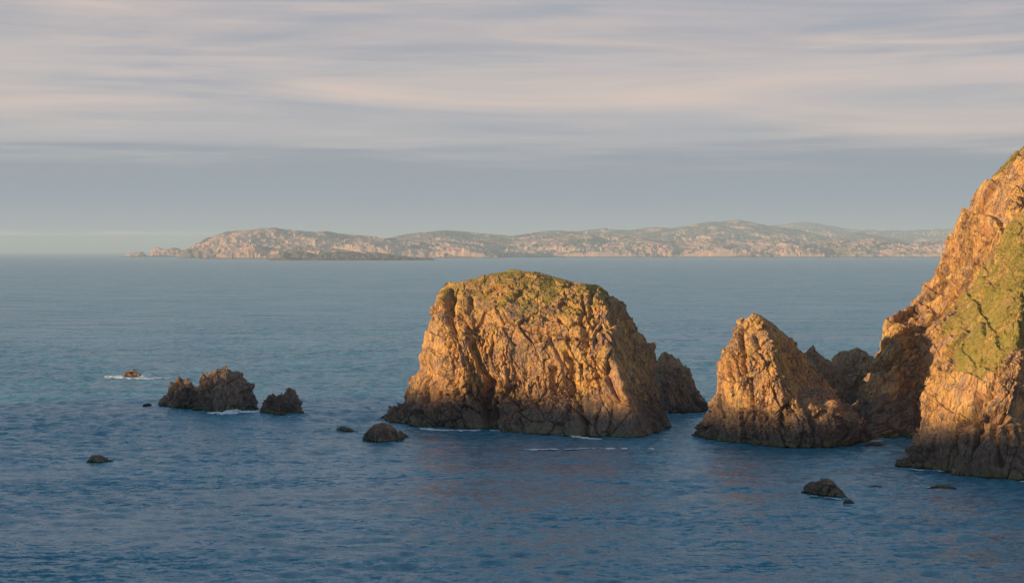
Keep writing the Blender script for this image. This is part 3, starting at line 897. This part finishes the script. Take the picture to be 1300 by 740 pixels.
R_('little rock knob at the foot of the steep-sided near rock',
   [(1070, 637), (1073, 630), (1078, 628), (1082, 633), (1085, 638)], [(1070, 639), (1085, 639)], M_low, 1.5, seed=67, amp=0.1, scale=0.2, res=0.1)
R_('smallest brown rock just breaking the surface near the cliff foot',
   [(1102, 618), (1107, 614), (1112, 613), (1116, 615), (1120, 618)], [(1100, 618.5), (1120, 619)], M_low, 2, seed=69, amp=0.1, scale=0.2, res=0.1, slope=1)
R_('flat weed-brown rock awash in front of the cliff foot',
   [(1180, 619), (1186, 615), (1194, 613), (1202, 614), (1208, 616), (1214, 619)], [(1180, 620), (1214, 620)], M_low, 2.5, seed=71, amp=0.14, scale=0.25, res=0.1, slope=1)
R_('low dark rock in the channel between pointed stack and cliff',
   [(1098, 564), (1104, 560), (1112, 559), (1120, 561), (1126, 564)], [(1098, 565), (1126, 565)], M_low, 3, seed=73, amp=0.15, scale=0.3, res=0.14, slope=0.8)
R_('low rock ledge running out from the left foot of the cliff',
   [(1136, 588), (1146, 582), (1156, 577), (1170, 574), (1190, 578), (1208, 584), (1218, 592)], [(1136, 590), (1165, 594), (1218, 597)], M_low, 6, seed=75, amp=0.51, scale=0.4, res=0.15, slope=0.6)
R_('low rock ledge below the cliff at the right edge',
   [(1208, 602), (1218, 596), (1240, 594), (1262, 597), (1280, 596), (1310, 598), (1340, 606)], [(1208, 603), (1250, 605.5), (1340, 608)], M_low, 6, seed=77, amp=0.51, scale=0.4, res=0.15, slope=0.6)

# ------------------------------------------------------------------ surf
foam_m = bpy.data.materials.new('surf')
foam_m.use_nodes = True
t = NT(foam_m.node_tree)
b = t.n('ShaderNodeBsdfPrincipled', {'Base Color': (0.75, 0.77, 0.78, 1), 'Roughness': 0.7})
t.n('ShaderNodeOutputMaterial', {'Surface': b.outputs[0]})
FV, FF = [], []


def foam(line, width, dens, height=0.05, seed=0, step=0.12):
    """ragged foam along a waterline (photo pixels on the sea surface)"""
    pts = [at(x, y, depth_of(y)) for x, y in line]
    L = resample(pts, max(4, int(sum(np.linalg.norm(np.diff(np.array(pts), axis=0), axis=1)) / step)))
    n = len(L)
    m = max(4, int(width * 2 / (step * 2)))
    v = np.linspace(-1, 1, m)
    G3 = np.zeros((n, m, 3))
    G3[..., 0] = L[:, None, 0]
    G3[..., 1] = L[:, None, 1] + v[None] * width
    Pn = G3 * np.array((1.0, 0.45, 1))
    nz = fbm(Pn / 1.6, seed, 4, 0.65)
    e = np.sin(np.linspace(0, math.pi, n))[:, None] ** 0.5 * (1 - np.abs(v)[None] ** 1.5)
    mask = nz * 1.3 + (e - 1) * 0.8 + dens + 0.42 > 0
    G3[..., 2] = 0.03 + height * np.clip(nz + 0.5, 0, 1) * e
    off = sum(len(a) for a in FV)
    q = grid_faces(n, m)
    mk = mask.ravel()
    q = q[mk[q].all(1)]
    FV.append(G3.reshape(-1, 3))
    FF.append(q + off)


foam([(134, 479), (150, 479.7), (165, 480.3), (188, 480.6), (212, 480.2)], 4.5, 0.22, 0.7, 1)
foam([(134, 478), (158, 478.5)], 3.5, 0.6, 1.6, 2)
foam([(178, 478.5), (192, 477.5)], 3.5, 0.6, 1.8, 3)
foam([(205, 480.4), (245, 479.5)], 2, -0.1, 0.2, 4)
foam([(262, 523), (285, 525), (310, 523), (331, 522)], 3.0, 0.35, 0.6, 5)
foam([(283, 523), (296, 522), (306, 521)], 2.4, 0.45, 0.9, 6)
foam([(203, 517), (235, 521), (262, 523)], 1.0, -0.05, 0.1, 7)
foam([(533, 544), (560, 546.5), (590, 546.5), (612, 546)], 2.0, 0.3, 0.4, 8)
foam([(620, 546), (680, 550), (725, 552.5)], 1.2, 0.1, 0.2, 9)
foam([(722, 553), (740, 556), (765, 558)], 2.0, 0.3, 0.5, 10)
foam([(655, 571), (700, 570), (750, 569), (830, 569.5)], 1.6, 0.05, 0.03, 11)
foam([(840, 527), (885, 525), (905, 524)], 0.8, 0.05, 0.1, 12)
foam([(1148, 594), (1165, 596.5), (1190, 597.5), (1216, 599)], 1.1, 0.25, 0.2, 13)
foam([(1095, 560), (1130, 559), (1150, 559)], 1.2, 0.15, 0.15, 14)
foam([(1258, 608), (1285, 611), (1330, 612)], 1.0, 0.2, 0.15, 15)
foam([(1160, 617), (1185, 619)], 0.8, 0.0, 0.05, 16)
foam([(1028, 629), (1048, 631), (1070, 634)], 0.7, 0.15, 0.12, 17)
foam([(1090, 619), (1122, 620)], 0.4, 0.0, 0.05, 18)
foam([(462, 562), (490, 562.5), (515, 558)], 0.6, -0.1, 0.05, 19)
foam([(330, 527), (360, 529), (386, 527)], 0.7, -0.05, 0.05, 20)
o = mesh_obj('sea_foam', np.concatenate(FV), np.concatenate(FF), foam_m, smooth=True)
tag(o, 'white surf and foam lines around the rocks', 'surf', kind='stuff')

# ------------------------------------------------------------------ grass tufts
def tufts(name, sets, label, seed):
    rng = np.random.default_rng(seed)
    VV, QQ, k = [], [], 0
    for P, veg, N, count, hgt in sets:
        px = CX + P[..., 0] / P[..., 1] * F
        py = HY + (H - P[..., 2]) / P[..., 1] * F
        ok = (veg > 0.5) & (px < 1330) & (P[..., 2] > 8) & (N[..., 1] < 0.25)
        idx = np.argwhere(ok)
        if len(idx) == 0:
            continue
        idx = idx[rng.choice(len(idx), min(count, len(idx)), replace=False)]
        for i, j in idx:
            p = P[i, j]
            for _ in range(5):
                a = rng.uniform(0, 6.283)
                w_ = rng.uniform(.05, .13)
                hh = hgt * rng.uniform(.5, 1.2)
                d = np.array((math.cos(a), math.sin(a), 0))
                o_ = rng.normal(0, .18, 3) * (1, 1, 0)
                tip = p + o_ + np.array((rng.normal(0, .5) * hh, rng.normal(0, .5) * hh, hh))
                base = p + o_ - np.array((0, 0, .15))
                VV += [base - d * w_, base + d * w_, tip]
                QQ.append((k, k + 1, k + 2))
                k += 3
    o = mesh_obj(name, VV, QQ, grass_m)
    tag(o, label, 'grass', kind='stuff')


grass_m = bpy.data.materials.new('cliff_grass')
grass_m.use_nodes = True
t = NT(grass_m.node_tree)
pos = t.n('ShaderNodeNewGeometry').outputs['Position']
c = t.mix(t.smooth(t.noise(pos, 0.3, 5, 0.7), 0.38, 0.62), (0.18, 0.155, 0.03), (0.33, 0.25, 0.06))
c = t.mix(t.smooth(t.noise(pos, 1.6, 3, 0.7), 0.5, 0.7), c, (0.30, 0.20, 0.05))
b = t.n('ShaderNodeBsdfPrincipled', {'Base Color': c, 'Roughness': 0.8, 'Specular IOR Level': 0.1})
t.n('ShaderNodeOutputMaterial', {'Surface': b.outputs[0]})
tufts('grass', [(P_cn, v_cn, N_cn, 1800, .22), (P_cr, v_cr, N_cr, 1200, .35)], 'short green and straw-coloured grass on the cliff slope', 5)
tufts('grass', [(P_b, v_b, N_b, 900, .2)], 'thin yellow-green turf on the crown of the big stack', 6)

# ------------------------------------------------------------------ haze
haze_m = bpy.data.materials.new('haze')
haze_m.use_nodes = True
t = NT(haze_m.node_tree)
pv = t.n('ShaderNodeVolumePrincipled', {'Color': (0.61, 0.79, 1.0, 1), 'Density': 6.2e-5, 'Anisotropy': 0.0})
t.n('ShaderNodeOutputMaterial', {'Volume': pv.outputs[0]})
v, q = box(0, 29500, 205, 61000, 62000, 430)
hz = mesh_obj('haze', v, q, haze_m)
tag(hz, 'thin sea haze that pales the far shore', 'haze', kind='stuff')
